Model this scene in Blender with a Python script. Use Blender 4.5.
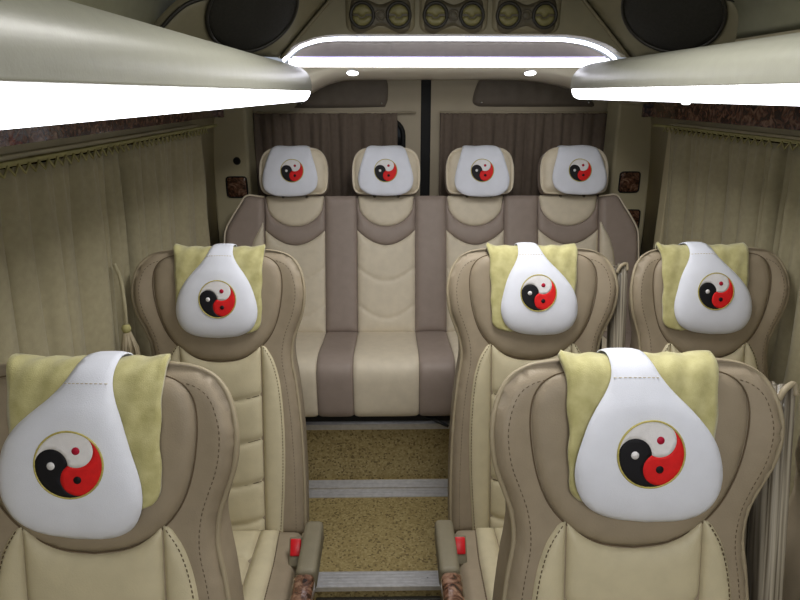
import bpy, bmesh, math, random
import numpy as np
from mathutils import Vector, Matrix
from mathutils.geometry import delaunay_2d_cdt

R = math.radians
C = bpy.context.scene.collection
scene = bpy.context.scene
for o in list(bpy.data.objects):
    bpy.data.objects.remove(o)
random.seed(4)
ZC = 1.5                                   # eye height above the raised floor

# ------------------------------------------------------------------ camera, world, exposure
cam = bpy.data.cameras.new('camera')
cam.sensor_width = 36.0
cam.lens = 36.0 * 622.0 / 800.0
cam.clip_start = 0.02
camo = bpy.data.objects.new('camera', cam)
C.objects.link(camo)
camo.location = (0, 0, ZC)
camo.rotation_euler = (R(90 - 18.4), 0, R(-0.92))
scene.camera = camo

world = bpy.data.worlds.new('world')
scene.world = world
world.use_nodes = True
world.node_tree.nodes['Background'].inputs[0].default_value = (0.80, 0.88, 1.0, 1)
world.node_tree.nodes['Background'].inputs[1].default_value = 0.40

vs = scene.view_settings
vs.view_transform = 'Standard'
vs.look = 'None'
vs.gamma = 1.0
vs.use_curve_mapping = False
vs.exposure = 0.08


def area(name, loc, rot, sx, sy, power, col=(1, 1, 1)):
    l = bpy.data.lights.new(name, 'AREA')
    l.shape = 'RECTANGLE'
    l.size, l.size_y = sx, sy
    l.energy = power
    l.color = col
    o = bpy.data.objects.new(name, l)
    C.objects.link(o)
    o.location = loc
    o.rotation_euler = rot
    return o


# ceiling lamp of the saloon, ahead of the last rows, and an added fill
area('ceiling_lamp_front', (0.19, -0.55, ZC + 0.37), (R(14), 0, 0), 0.5, 0.9, 19.0, (1.0, 0.98, 0.95))
area('overhead_fill_middle', (0.19, 1.25, ZC + 0.385), (0, 0, 0), 0.3, 0.8, 11.0, (1.0, 0.98, 0.95))  # added fill without a known lamp, brightens the bench and floor
STRIP = 6.0                                # emission of the LED strips


# ------------------------------------------------------------------ materials
def srgb(r, g, b):
    f = lambda c: (c / 255 / 12.92) if c / 255 <= 0.04045 else ((c / 255 + 0.055) / 1.055) ** 2.4
    return (f(r), f(g), f(b), 1)


def mat(name, col, rough=0.5, spec=0.5, metal=0.0, noise=0.0, nscale=30, bump=0.0, bscale=300, sheen=0.0,
        coat=0.0, col2=None, detail=4):
    m = bpy.data.materials.new(name)
    m.use_nodes = True
    nt = m.node_tree
    b = nt.nodes['Principled BSDF']
    b.inputs['Base Color'].default_value = col
    b.inputs['Roughness'].default_value = rough
    b.inputs['Specular IOR Level'].default_value = spec
    b.inputs['Metallic'].default_value = metal
    b.inputs['Sheen Weight'].default_value = sheen
    b.inputs['Coat Weight'].default_value = coat
    tc = nt.nodes.new('ShaderNodeTexCoord')
    if noise or col2:
        n = nt.nodes.new('ShaderNodeTexNoise')
        n.inputs['Scale'].default_value = nscale
        n.inputs['Detail'].default_value = detail
        nt.links.new(tc.outputs['Object'], n.inputs['Vector'])
        r = nt.nodes.new('ShaderNodeValToRGB')
        r.color_ramp.elements[0].position = 0.33
        r.color_ramp.elements[1].position = 0.67
        if col2:
            r.color_ramp.elements[0].color = col2
            r.color_ramp.elements[1].color = col
        else:
            r.color_ramp.elements[0].color = tuple(c * (1 - noise) for c in col[:3]) + (1,)
            r.color_ramp.elements[1].color = tuple(min(1, c * (1 + noise)) for c in col[:3]) + (1,)
        nt.links.new(n.outputs['Fac'], r.inputs['Fac'])
        nt.links.new(r.outputs['Color'], b.inputs['Base Color'])
    if bump:
        n2 = nt.nodes.new('ShaderNodeTexNoise')
        n2.inputs['Scale'].default_value = bscale
        n2.inputs['Detail'].default_value = 2
        nt.links.new(tc.outputs['Object'], n2.inputs['Vector'])
        bp = nt.nodes.new('ShaderNodeBump')
        bp.inputs['Strength'].default_value = bump
        bp.inputs['Distance'].default_value = 0.002
        nt.links.new(n2.outputs['Fac'], bp.inputs['Height'])
        nt.links.new(bp.outputs['Normal'], b.inputs['Normal'])
    return m


def emis(name, col, strength):
    m = bpy.data.materials.new(name)
    m.use_nodes = True
    b = m.node_tree.nodes['Principled BSDF']
    b.inputs['Base Color'].default_value = (0.9, 0.9, 0.9, 1)
    b.inputs['Emission Color'].default_value = col
    b.inputs['Emission Strength'].default_value = strength
    return m


M = {}
M['taupe'] = mat('taupe_leather', srgb(150, 137, 117), 0.50, 0.35, noise=0.05, bump=0.25, bscale=420)
M['beige'] = mat('beige_leather', srgb(198, 188, 158), 0.48, 0.35, noise=0.04, bump=0.22, bscale=420)
M['piping'] = mat('piping_leather', srgb(158, 146, 122), 0.5, 0.35, noise=0.04)
M['stitch'] = mat('brown_thread', srgb(96, 82, 64), 0.8, 0.2, noise=0.1)
M['stitch_light'] = mat('pale_thread', srgb(190, 178, 148), 0.8, 0.2, noise=0.1)
M['bench_taupe'] = mat('grey_taupe_leather', srgb(150, 136, 127), 0.5, 0.35, noise=0.04, bump=0.25, bscale=420)
M['bench_beige'] = mat('pale_beige_leather', srgb(212, 201, 180), 0.48, 0.35, noise=0.04, bump=0.22, bscale=420)
M['velvet'] = mat('green_velvet', srgb(198, 192, 140), 0.85, 0.15, bump=0.4, bscale=600, sheen=0.35, col2=srgb(174, 167, 114), nscale=38)
M['white'] = mat('white_cloth', srgb(222, 225, 236), 0.8, 0.2, noise=0.02, bump=0.25, bscale=700, sheen=0.1)
M['emb_white'] = mat('white_embroidery', srgb(226, 224, 226), 0.6, 0.3, noise=0.04, nscale=90, bump=0.4, bscale=900)
M['emb_black'] = mat('black_embroidery', srgb(14, 13, 20), 0.6, 0.3, noise=0.1, nscale=90, bump=0.4, bscale=900)
M['emb_red'] = mat('red_embroidery', srgb(216, 26, 28), 0.6, 0.3, noise=0.06, nscale=90, bump=0.4, bscale=900)
M['emb_crimson'] = mat('crimson_embroidery', srgb(170, 14, 50), 0.6, 0.3, noise=0.06, nscale=90)
M['gold'] = mat('gold_thread', srgb(178, 166, 92), 0.55, 0.4, noise=0.15, nscale=200)
M['curtain'] = mat('olive_curtain', srgb(160, 152, 124), 0.8, 0.2, noise=0.06, nscale=60, bump=0.3, bscale=500, sheen=0.15)
M['curtain_back'] = mat('brown_curtain', srgb(112, 99, 88), 0.8, 0.2, noise=0.06, nscale=60, bump=0.3, bscale=500, sheen=0.1)
M['cord'] = mat('green_cord', srgb(164, 158, 108), 0.7, 0.3, noise=0.08)
M['wall'] = mat('beige_wall_panel', srgb(190, 180, 148), 0.55, 0.4, noise=0.03, nscale=12, bump=0.15, bscale=300)
M['door'] = mat('beige_door_panel', srgb(176, 164, 142), 0.55, 0.4, noise=0.03, nscale=12, bump=0.1, bscale=300)
M['ceiling'] = mat('olive_ceiling_lining', srgb(150, 148, 120), 0.65, 0.3, noise=0.04, nscale=25, bump=0.3, bscale=350)
M['rack'] = mat('pale_rack_leather', srgb(150, 150, 137), 0.36, 0.45, noise=0.03, nscale=40, bump=0.10, bscale=300)
M['pod'] = mat('olive_pod_leather', srgb(128, 121, 96), 0.55, 0.4, noise=0.04, nscale=30, bump=0.2, bscale=300)
M['arch'] = mat('pale_arch_moulding', srgb(226, 219, 202), 0.28, 0.5, noise=0.02, nscale=12)
M['inset'] = mat('taupe_inset_pad', srgb(122, 116, 108), 0.55, 0.35, noise=0.05, bump=0.25, bscale=400)
M['door_pad'] = mat('dark_taupe_pad', srgb(116, 106, 96), 0.6, 0.3, noise=0.05, bump=0.25, bscale=400)
M['black'] = mat('black_rubber', srgb(20, 20, 20), 0.6, 0.3, noise=0.1)
M['dark'] = mat('dark_plastic', srgb(44, 41, 34), 0.5, 0.4, noise=0.08)
M['grille'] = mat('charcoal_speaker_cloth', srgb(48, 46, 40), 0.8, 0.2, noise=0.12, nscale=120, bump=0.7, bscale=700)
M['vent_dark'] = mat('brown_vent_plate', srgb(84, 77, 60), 0.5, 0.4, noise=0.05)
M['vent_pale'] = mat('olive_vent_flap', srgb(122, 116, 74), 0.45, 0.4, noise=0.04)
M['vent_frame'] = mat('olive_vent_frame', srgb(124, 116, 92), 0.5, 0.4, noise=0.04)
M['alu'] = mat('brushed_aluminium', srgb(205, 205, 208), 0.36, 0.5, metal=0.55, noise=0.08, nscale=60)
M['steel'] = mat('bright_steel', srgb(200, 200, 200), 0.25, 0.5, metal=1.0, noise=0.05)
M['red_plastic'] = mat('red_plastic', srgb(206, 22, 34), 0.35, 0.5, noise=0.05)
M['grey_arm'] = mat('grey_armrest_leather', srgb(122, 115, 96), 0.5, 0.35, noise=0.05, bump=0.2, bscale=400)
M['glass'] = mat('dark_tinted_glass', srgb(16, 17, 18), 0.08, 0.5, noise=0.02)
M['led'] = emis('white_led_strip', (0.93, 0.94, 1.0, 1), STRIP)
M['led_rear'] = emis('cool_led_strip', (0.90, 0.90, 1.0, 1), STRIP * 0.8)
M['down'] = emis('downlight_lens', (1.0, 0.97, 0.95, 1), 6.0)
M['violet'] = emis('violet_led_edge', (0.30, 0.22, 0.75, 1), 0.8)


def burl(name):
    m = bpy.data.materials.new(name)
    m.use_nodes = True
    nt = m.node_tree
    b = nt.nodes['Principled BSDF']
    b.inputs['Roughness'].default_value = 0.22
    b.inputs['Coat Weight'].default_value = 0.5
    tc = nt.nodes.new('ShaderNodeTexCoord')
    n = nt.nodes.new('ShaderNodeTexNoise')
    n.inputs['Scale'].default_value = 34
    n.inputs['Detail'].default_value = 8
    n.inputs['Distortion'].default_value = 1.6
    nt.links.new(tc.outputs['Object'], n.inputs['Vector'])
    r = nt.nodes.new('ShaderNodeValToRGB')
    e = r.color_ramp.elements
    e[0].position, e[0].color = 0.36, srgb(38, 24, 18)
    e[1].position, e[1].color = 0.66, srgb(146, 114, 94)
    x = e.new(0.5)
    x.color = srgb(96, 64, 48)
    nt.links.new(n.outputs['Fac'], r.inputs['Fac'])
    nt.links.new(r.outputs['Color'], b.inputs['Base Color'])
    return m


M['burl'] = burl('brown_burl_trim')


def speckle():
    m = bpy.data.materials.new('speckled_vinyl')
    m.use_nodes = True
    nt = m.node_tree
    b = nt.nodes['Principled BSDF']
    b.inputs['Roughness'].default_value = 0.6
    tc = nt.nodes.new('ShaderNodeTexCoord')
    v = nt.nodes.new('ShaderNodeTexVoronoi')
    v.inputs['Scale'].default_value = 150
    nt.links.new(tc.outputs['Object'], v.inputs['Vector'])
    r = nt.nodes.new('ShaderNodeValToRGB')
    r.color_ramp.interpolation = 'CONSTANT'
    e = r.color_ramp.elements
    e[0].position, e[0].color = 0.0, srgb(140, 123, 80)
    e[1].position, e[1].color = 0.13, srgb(162, 145, 98)
    for p, c in ((0.5, srgb(152, 134, 88)), (0.72, srgb(174, 157, 110)), (0.9, srgb(112, 96, 60))):
        x = e.new(p)
        x.color = c
    sep = nt.nodes.new('ShaderNodeSeparateColor')
    nt.links.new(v.outputs['Color'], sep.inputs['Color'])
    nt.links.new(sep.outputs['Red'], r.inputs['Fac'])
    nt.links.new(r.outputs['Color'], b.inputs['Base Color'])
    return m


M['floor'] = speckle()


def shine_streaks(name, dark, pale):  # shine of the plastic film put into the colour as pale streaks
    m = bpy.data.materials.new(name)
    m.use_nodes = True
    nt = m.node_tree
    b = nt.nodes['Principled BSDF']
    b.inputs['Roughness'].default_value = 0.25
    tc = nt.nodes.new('ShaderNodeTexCoord')
    mp = nt.nodes.new('ShaderNodeMapping')
    mp.inputs['Rotation'].default_value = (R(12), 0, 0)
    mq = nt.nodes.new('ShaderNodeMapping')
    mq.inputs['Scale'].default_value = (170, 60, 3)
    nt.links.new(tc.outputs['Object'], mp.inputs['Vector'])
    n = nt.nodes.new('ShaderNodeTexNoise')
    n.inputs['Scale'].default_value = 1.0
    nt.links.new(mp.outputs['Vector'], mq.inputs['Vector'])
    nt.links.new(mq.outputs['Vector'], n.inputs['Vector'])
    r = nt.nodes.new('ShaderNodeValToRGB')
    e = r.color_ramp.elements
    e[0].position, e[0].color = 0.38, dark
    e[1].position, e[1].color = 0.66, pale
    nt.links.new(n.outputs['Fac'], r.inputs['Fac'])
    nt.links.new(r.outputs['Color'], b.inputs['Base Color'])
    bp = nt.nodes.new('ShaderNodeBump')
    bp.inputs['Strength'].default_value = 0.6
    bp.inputs['Distance'].default_value = 0.004
    nt.links.new(n.outputs['Fac'], bp.inputs['Height'])
    nt.links.new(bp.outputs['Normal'], b.inputs['Normal'])
    return m


M['film_dark'] = shine_streaks('dark_film_armrest', srgb(42, 36, 28), srgb(122, 114, 98))
M['film'] = shine_streaks('grey_film_armrest', srgb(92, 84, 72), srgb(176, 168, 152))


# ------------------------------------------------------------------ mesh helpers
def obj(name, verts, faces, m, parent=None, smooth=True, fix=True):
    me = bpy.data.meshes.new(name)
    me.from_pydata([tuple(v) for v in verts], [], faces)
    if fix:
        bm = bmesh.new()
        bm.from_mesh(me)
        bmesh.ops.remove_doubles(bm, verts=bm.verts, dist=1e-6)
        bmesh.ops.recalc_face_normals(bm, faces=bm.faces)
        bm.to_mesh(me)
        bm.free()
    me.materials.append(m)
    if smooth:
        me.polygons.foreach_set('use_smooth', [True] * len(me.polygons))
    o = bpy.data.objects.new(name, me)
    C.objects.link(o)
    if parent:
        o.parent = parent
    return o


class MB:
    """collects shapes into one mesh"""
    def __init__(s):
        s.v, s.f = [], []

    def add(s, vf):
        v, f = vf
        n = len(s.v)
        s.v += [tuple(p) for p in v]
        s.f += [tuple(i + n for i in q) for q in f]
        return s

    def build(s, name, m, parent=None, smooth=True, fix=True):
        return obj(name, s.v, s.f, m, parent, smooth, fix)


def bm_vf(bm):
    bm.verts.ensure_lookup_table()
    bm.verts.index_update()
    v = [tuple(p.co) for p in bm.verts]
    f = [tuple(q.index for q in fc.verts) for fc in bm.faces]
    bm.free()
    return v, f


def box(x0, x1, y0, y1, z0, z1, bev=0.0, seg=2, mx=None):
    bm = bmesh.new()
    bmesh.ops.create_cube(bm, size=1)
    for v in bm.verts:
        v.co = Vector(((x0 + x1) / 2 + v.co.x * (x1 - x0), (y0 + y1) / 2 + v.co.y * (y1 - y0), (z0 + z1) / 2 + v.co.z * (z1 - z0)))
    if bev:
        bmesh.ops.bevel(bm, geom=list(bm.edges), offset=bev, segments=seg, affect='EDGES', profile=0.5)
    if mx:
        bmesh.ops.transform(bm, matrix=mx, verts=bm.verts)
    return bm_vf(bm)


def tube(pts, r, n=8, closed=False, radii=None):
    pts = [Vector(p) for p in pts]
    N = len(pts)
    V, Fc = [], []
    prev = None
    for i, p in enumerate(pts):
        if closed:
            t = pts[(i + 1) % N] - pts[i - 1]
        else:
            t = pts[min(i + 1, N - 1)] - pts[max(i - 1, 0)]
        if t.length < 1e-9:
            t = Vector((0, 0, 1))
        t.normalize()
        if prev is None:
            a = Vector((0, 0, 1)) if abs(t.z) < 0.9 else Vector((1, 0, 0))
            a = (a - t * a.dot(t)).normalized()
        else:
            a = (prev - t * prev.dot(t))
            a = a.normalized() if a.length > 1e-6 else prev
        prev = a
        b = t.cross(a)
        rr = radii[i] if radii else r
        for k in range(n):
            q = 2 * math.pi * k / n
            V.append(p + a * (rr * math.cos(q)) + b * (rr * math.sin(q)))
    for i in range(N if closed else N - 1):
        j = (i + 1) % N
        for k in range(n):
            l = (k + 1) % n
            Fc.append((i * n + k, i * n + l, j * n + l, j * n + k))
    if not closed:
        Fc.append(tuple(range(n)))
        Fc.append(tuple((N - 1) * n + k for k in range(n - 1, -1, -1)))
    return V, Fc


def crom(pts, n=8, closed=False):
    """Catmull-Rom through points of any dimension"""
    P = [np.array(p, float) for p in pts]
    N = len(P)
    out = []
    rng = range(N) if closed else range(N - 1)
    for i in rng:
        if closed:
            a, b, c, d = P[i - 1], P[i], P[(i + 1) % N], P[(i + 2) % N]
        else:
            b, c = P[i], P[i + 1]
            a = P[i - 1] if i else 2 * b - c
            d = P[i + 2] if i + 2 < N else 2 * c - b
        for k in range(n):
            t = k / n
            out.append(0.5 * (2 * b + (c - a) * t + (2 * a - 5 * b + 4 * c - d) * t * t + (3 * b - a - 3 * c + d) * t ** 3))
    if not closed:
        out.append(P[-1])
    return out


def resample(poly, sp, closed=True):
    P = [np.array(p, float) for p in poly]
    if closed:
        P.append(P[0])
    L = [0]
    for i in range(len(P) - 1):
        L.append(L[-1] + np.linalg.norm(P[i + 1] - P[i]))
    n = max(3 if closed else 2, int(round(L[-1] / sp)))
    out = []
    ts = [L[-1] * k / n for k in range(n if closed else n + 1)]
    j = 0
    for t in ts:
        while j < len(L) - 2 and L[j + 1] < t:
            j += 1
        w = (t - L[j]) / max(1e-12, L[j + 1] - L[j])
        out.append(P[j] * (1 - w) + P[j + 1] * w)
    return out


def seg_dist(Q, poly):
    A = np.array(poly)
    B = np.roll(A, -1, axis=0)
    d = B - A
    L2 = (d ** 2).sum(1) + 1e-15
    best = np.full(len(Q), 1e9)
    for k in range(len(A)):
        t = np.clip(((Q - A[k]) @ d[k]) / L2[k], 0, 1)
        best = np.minimum(best, np.hypot(*(Q - (A[k] + t[:, None] * d[k])).T))
    return best


def inside(Q, poly):
    A = np.array(poly)
    B = np.roll(A, -1, axis=0)
    r = np.zeros(len(Q), bool)
    for (x0, y0), (x1, y1) in zip(A, B):
        c = ((y0 > Q[:, 1]) != (y1 > Q[:, 1]))
        with np.errstate(divide='ignore', invalid='ignore'):
            xi = (x1 - x0) * (Q[:, 1] - y0) / (y1 - y0 + 1e-15) + x0
        r ^= c & (Q[:, 0] < xi)
    return r


def tri2d(outline, sp, keep=False):
    b = [np.array(p, float) for p in outline] if keep else resample(outline, sp)
    A = np.array(b)
    lo, hi = A.min(0), A.max(0)
    gx, gy = [], []
    row = 0
    y = lo[1] + sp * 0.5
    pts = []
    while y < hi[1]:
        x = lo[0] + (0.5 if row % 2 else 0.25) * sp
        while x < hi[0]:
            pts.append((x, y))
            x += sp
        y += sp * 0.9
        row += 1
    if pts:
        Q = np.array(pts)
        Q = Q[inside(Q, A)]
        if len(Q):
            Q = Q[seg_dist(Q, A) > 0.55 * sp]
    else:
        Q = np.zeros((0, 2))
    allp = [Vector((float(p[0]), float(p[1]))) for p in list(b) + list(Q)]
    vs_, _, fs, *_ = delaunay_2d_cdt(allp, [], [list(range(len(b)))], 1, 1e-7)
    P = np.array([(v.x, v.y) for v in vs_])
    return P, [tuple(f) for f in fs], seg_dist(P, A), b


def boundary_edges(faces):
    c = {}
    for f in faces:
        for i in range(len(f)):
            e = (f[i], f[(i + 1) % len(f)])
            c[e] = c.get(e, 0) + 1
    return [e for e in c if (e[1], e[0]) not in c]


def panel(outline, sp, hf, mp, skirt, keep=False):
    """puffed upholstery panel: outline in (u,v), height hf(P,dist), mapped by mp(u,v,n)"""
    P, F, D, _ = tri2d(outline, sp, keep)
    H = hf(P, D)
    V = [mp(p[0], p[1], h) for p, h in zip(P, H)]
    n = len(V)
    V += [mp(p[0], p[1], -skirt) for p in P]
    for a, b in boundary_edges(F):
        F.append((b, a, a + n, b + n))
    used = sorted({i for f in F for i in f})
    ix = {k: i for i, k in enumerate(used)}
    return [V[k] for k in used], [tuple(ix[i] for i in f) for f in F]


def pad(outline, sp, T, r, mp, extra=None, thick=None):
    """closed cushion: plan outline, thickness T, edge rounding r; front at n=0"""
    P, F, D, _ = tri2d(outline, sp)
    f = np.sqrt(np.maximum(0, 1 - (1 - np.minimum(D / r, 1)) ** 2)) * r - r
    e = extra(P, D) if extra else np.zeros(len(P))
    V = [mp(p[0], p[1], a + b) for p, a, b in zip(P, f, e)]
    n = len(V)
    tt = thick(P) if thick else np.full(len(P), T)
    V += [mp(p[0], p[1], -t - a) for p, a, t in zip(P, f, tt)]
    G = list(F) + [tuple(i + n for i in reversed(q)) for q in F]
    for a, b in boundary_edges(F):
        G.append((b, a, a + n, b + n))
    return V, G


def puff(A, k, base=0.0):
    return lambda P, D: base + A * (1 - np.exp(-D / k))


def dashes(line, mp, n, length=0.006, gap=0.0045, r=0.0011):
    """a row of stitches along a 2D polyline"""
    pts = resample(line, length + gap, closed=False)
    mb = MB()
    for a, b in zip(pts[:-1], pts[1:]):
        q = a + (b - a) * (length / (length + gap))
        p0, p1 = Vector(mp(a[0], a[1], n)), Vector(mp(q[0], q[1], n))
        mb.add(tube([p0, p1], r, 4))
    return mb


def empty(name, loc, label=None, cat=None, group=None, rz=0.0):
    o = bpy.data.objects.new(name, None)
    o.empty_display_size = 0.1
    C.objects.link(o)
    o.location = loc
    o.rotation_euler = (0, 0, rz)
    return tag(o, label, cat, group)


def tag(o, label=None, cat=None, group=None, kind=None):
    if label:
        o['label'] = label
    if cat:
        o['category'] = cat
    if group:
        o['group'] = group
    if kind:
        o['kind'] = kind
    return o


def struct(o):
    o['kind'] = 'structure'
    return o


def dup(root, loc, label, group=None):
    r = root.copy()
    C.objects.link(r)
    r.location = loc
    r['label'] = label
    if group:
        r['group'] = group

    def rec(src, par):
        for ch in list(src.children):
            c = ch.copy()
            C.objects.link(c)
            c.parent = par
            rec(ch, c)
    rec(root, r)
    return r


# ------------------------------------------------------------------ the shell of the van
CX = 0.19                                  # middle of the saloon
Y0, Y1 = -2.0, 2.95                        # front opening, rear doors


def prof(side):
    """inner profile of a side wall from floor to the middle of the ceiling: (x, z)"""
    q = [(0.975, -0.25), (0.977, 0.6), (0.970, 0.95), (0.959, 1.2), (0.945, 1.37), (0.925, 1.45), (0.915, 1.55), (0.895, 1.66)]
    return [(CX + side * a, b) for a, b in q]


def sheet(pts, y0, y1, th, nrm):
    """a swept wall sheet with thickness"""
    V = []
    n = len(pts)
    for y in (y0, y1):
        for (x, z) in pts:
            V.append((x, y, z))
        for (x, z) in pts:
            V.append((x + nrm[0] * th, y, z + nrm[1] * th))
    Fc = []
    m = 2 * n
    for i in range(n - 1):
        Fc += [(i, i + 1, m + i + 1, m + i), (n + i, m + n + i, m + n + i + 1, n + i + 1)]
    for e in (0, n - 1):
        Fc.append((e, m + e, m + n + e, n + e))
    for s in (0, m):
        for i in range(n - 1):
            Fc.append((s + i, s + n + i, s + n + i + 1, s + i + 1))
    return V, Fc


struct(obj('wall_left', *sheet(prof(-1), Y0, Y1 + 0.1, 0.05, (-1, 0)), M['wall']))
struct(obj('wall_right', *sheet(prof(1), Y0, Y1 + 0.1, 0.05, (1, 0)), M['wall']))
cp = [(-0.895, 1.66), (-0.86, 1.74), (-0.79, 1.81), (-0.68, 1.865), (-0.5, 1.9), (-0.2, 1.915), (0.2, 1.915), (0.5, 1.9), (0.68, 1.865), (0.79, 1.81), (0.86, 1.74), (0.895, 1.66)]
cp = [tuple(p) for p in crom(cp, 4)]
struct(obj('ceiling', *sheet([(CX + a, b) for a, b in cp], Y0, Y1 + 0.1, 0.05, (0, 1)), M['ceiling']))

# floor: seat podiums at 0, sunken aisle at -0.2, rear platform at 0.25
fl = MB()
fl.add(box(-0.82, 1.2, Y0, 1.6, -0.25, -0.2))
fl.add(box(-0.82, -0.255, Y0, 1.6, -0.2, 0.0))
fl.add(box(0.167, 1.2, Y0, 1.6, -0.2, 0.0))
fl.add(box(-0.82, 1.2, 1.6, 2.19, -0.25, 0.0))
fl.add(box(-0.82, 1.2, 2.19, Y1 + 0.1, -0.25, 0.25))
struct(fl.build('floor', M['floor'], smooth=False, fix=False))

# aluminium step nosings
def nosing(name, y0, y1, x0, x1, z, face):
    mb = MB()
    mb.add(box(x0, x1, y0, y1, z, z + 0.004))
    if face:
        mb.add(box(x0, x1, y0 - 0.004, y0, z - face, z + 0.004))
    k = 5
    for i in range(k):
        y = y0 + (y1 - y0) * (i + 0.5) / k
        mb.add(box(x0, x1, y - 0.002, y + 0.002, z + 0.004, z + 0.0055))
    for x in (x0 + 0.08, (x0 + x1) / 2 + 0.08, x1 - 0.05):
        bm = bmesh.new()
        bmesh.ops.create_cone(bm, cap_ends=True, segments=10, radius1=0.004, radius2=0.003, depth=0.003, matrix=Matrix.Translation((x, (y0 + y1) / 2, z + 0.007)))
        mb.add(bm_vf(bm))
    return struct(mb.build(name, M['alu'], smooth=False, fix=False))


nosing('trim_1', 1.60, 1.665, -0.255, 0.167, 0.0, 0.012)
nosing('trim_2', 2.125, 2.178, -0.80, 1.18, 0.0, 0)
nosing('trim_3', 2.065, 2.118, -0.80, 1.18, 0.0, 0)
nosing('trim_4', 2.19, 2.235, -0.80, 1.18, 0.25, 0.02)

# floor air outlet in the face of the first step
vt = empty('floor_vent', (-0.044, 1.594, -0.19), 'dark slotted heater vent in the riser under the aisle step edge', 'vent')
obj('frame', *box(-0.2, 0.2, -0.012, 0.004, 0.01, 0.155, 0.003), M['dark'], vt, smooth=False)
mb = MB()
for i in range(26):
    x = -0.18 + 0.36 * i / 25
    mb.add(box(x - 0.0045, x + 0.0045, -0.018, -0.012, 0.03, 0.135))
mb.build('slats', M['black'], vt, smooth=False)

# rear doors (structure) with window, inset pad, rubber
def door(n, x0, x1, y, wx0, wx1):
    mb = MB()
    zt, wt, wb = 1.62, 1.385, 0.80
    for b in ((x0, x1, y, y + 0.05, wt, zt), (x0, x1, y, y + 0.05, 0.26, wb), (x0, wx0, y, y + 0.05, wb, wt), (wx1, x1, y, y + 0.05, wb, wt)):
        mb.add(box(*b))
    d = struct(mb.build('door_%d' % n, M['door'], smooth=False, fix=False))
    # rounded rubber surround
    r = 0.07
    pts = []
    for cx, cz, a0 in ((wx1 - r, wt - r, 0), (wx0 + r, wt - r, 90), (wx0 + r, wb + r, 180), (wx1 - r, wb + r, 270)):
        for k in range(7):
            a = R(a0 + 15 * k)
            pts.append((cx + r * math.cos(a), y - 0.004, cz + r * math.sin(a)))
    MB().add(tube(pts, 0.011, 8, True)).build('window_seal', M['black'], d)
    obj('glass', *box(wx0, wx1, y + 0.02, y + 0.026, wb, wt), M['glass'], d, smooth=False)
    # corner fillets that round the opening
    mb = MB()
    for cx, cz, a0 in ((wx1, wt, 0), (wx0, wt, 90), (wx0, wb, 180), (wx1, wb, 270)):
        sx = -1 if cx == wx1 else 1
        sz = -1 if cz == wt else 1
        ccx, ccz = cx + sx * r, cz + sz * r
        V = [(cx, y + 0.002, cz)]
        for k in range(7):
            a = R(a0 + 15 * k)
            V.append((ccx + r * math.cos(a), y + 0.002, ccz + r * math.sin(a)))
        V += [(p[0], y + 0.02, p[2]) for p in V]
        Fc = [(0, k, k + 1) for k in range(1, 7)] + [(8, 8 + k + 1, 8 + k) for k in range(1, 7)] + [(k, k + 8, k + 9, k + 1) for k in range(1, 7)]
        mb.add((V, Fc))
    mb.build('window_corner', M['door'], d, smooth=False)
    return d


DY = 2.95
d1 = door(1, -0.64, 0.142, DY, -0.56, 0.062)
d2 = door(2, 0.188, 1.01, DY, 0.26, 0.95)
struct(obj('trim_5', *box(0.142, 0.188, DY + 0.012, DY + 0.06, 0.26, 1.62), M['black'], smooth=False))
struct(obj('trim_6', *box(-0.66, -0.64, DY - 0.02, DY + 0.06, 0.26, 1.62), M['black'], smooth=False))
struct(obj('trim_7', *box(1.0, 1.02, DY - 0.02, DY + 0.06, 0.26, 1.62), M['black'], smooth=False))


def inset(d, outline, wave):
    mp = lambda u, v, n: (u, DY - 0.004 - n, v)

    def hf(P, D):
        return 0.014 * (1 - np.exp(-D / 0.012)) + 0.0016 * np.sin(P[:, 0] * wave)
    o = obj('padded_inset', *panel(outline, 0.012, hf, mp, 0.004), M['door_pad'], d)
    A = np.array(outline)
    mb = MB()
    for x in (A[:, 0].min() + 0.04, A[:, 0].max() - 0.03):
        bm = bmesh.new()
        bmesh.ops.create_uvsphere(bm, u_segments=10, v_segments=6, radius=0.006, matrix=Matrix.Translation((x, DY - 0.018, A[:, 1].min() + 0.02)))
        mb.add(bm_vf(bm))
    mb.build('screw', M['steel'], o)


inset(d1, crom([(-0.42, 1.447), (-0.40, 1.436), (-0.05, 1.44), (-0.018, 1.45), (-0.008, 1.48), (-0.01, 1.55), (-0.05, 1.565), (-0.30, 1.565), (-0.38, 1.50)], 5, True), 95)
inset(d2, crom([(0.375, 1.47), (0.395, 1.446), (0.45, 1.442), (0.85, 1.442), (0.93, 1.447), (0.86, 1.52), (0.76, 1.565), (0.45, 1.565), (0.40, 1.55)], 5, True), 80)

# rear pillars facing the saloon
def pillar(n, x0, x1):
    mb = MB().add(box(x0, x1, 2.78, 2.94, 0.26, 1.62, 0.012))
    return struct(mb.build('trim_%d' % n, M['wall'], smooth=False, fix=False))


pillar(8, -0.78, -0.615)
pillar(9, 0.985, 1.16)


def plate(x, z, label):
    t = empty('burl_plate', (x, 2.78, z - 0.047), label, 'wall plate', 'burl plates on the rear pillars')
    s, r = 0.044, 0.014
    o = crom([(-s, -s + r), (-s + r * .3, -s + r * .3), (-s + r, -s), (s - r, -s), (s - r * .3, -s + r * .3), (s, -s + r), (s, s - r), (s - r * .3, s - r * .3), (s - r, s), (-s + r, s), (-s + r * .3, s - r * .3), (-s, s - r)], 3, True)
    obj('face', *panel(o, 0.008, puff(0.005, 0.004), lambda u, v, n: (u, -0.006 - n, 0.047 + v), 0.004), M['burl'], t)
    MB().add(tube([(a[0], -0.006, 0.047 + a[1]) for a in o], 0.0035, 6, True)).build('rim', M['black'], t)


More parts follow.
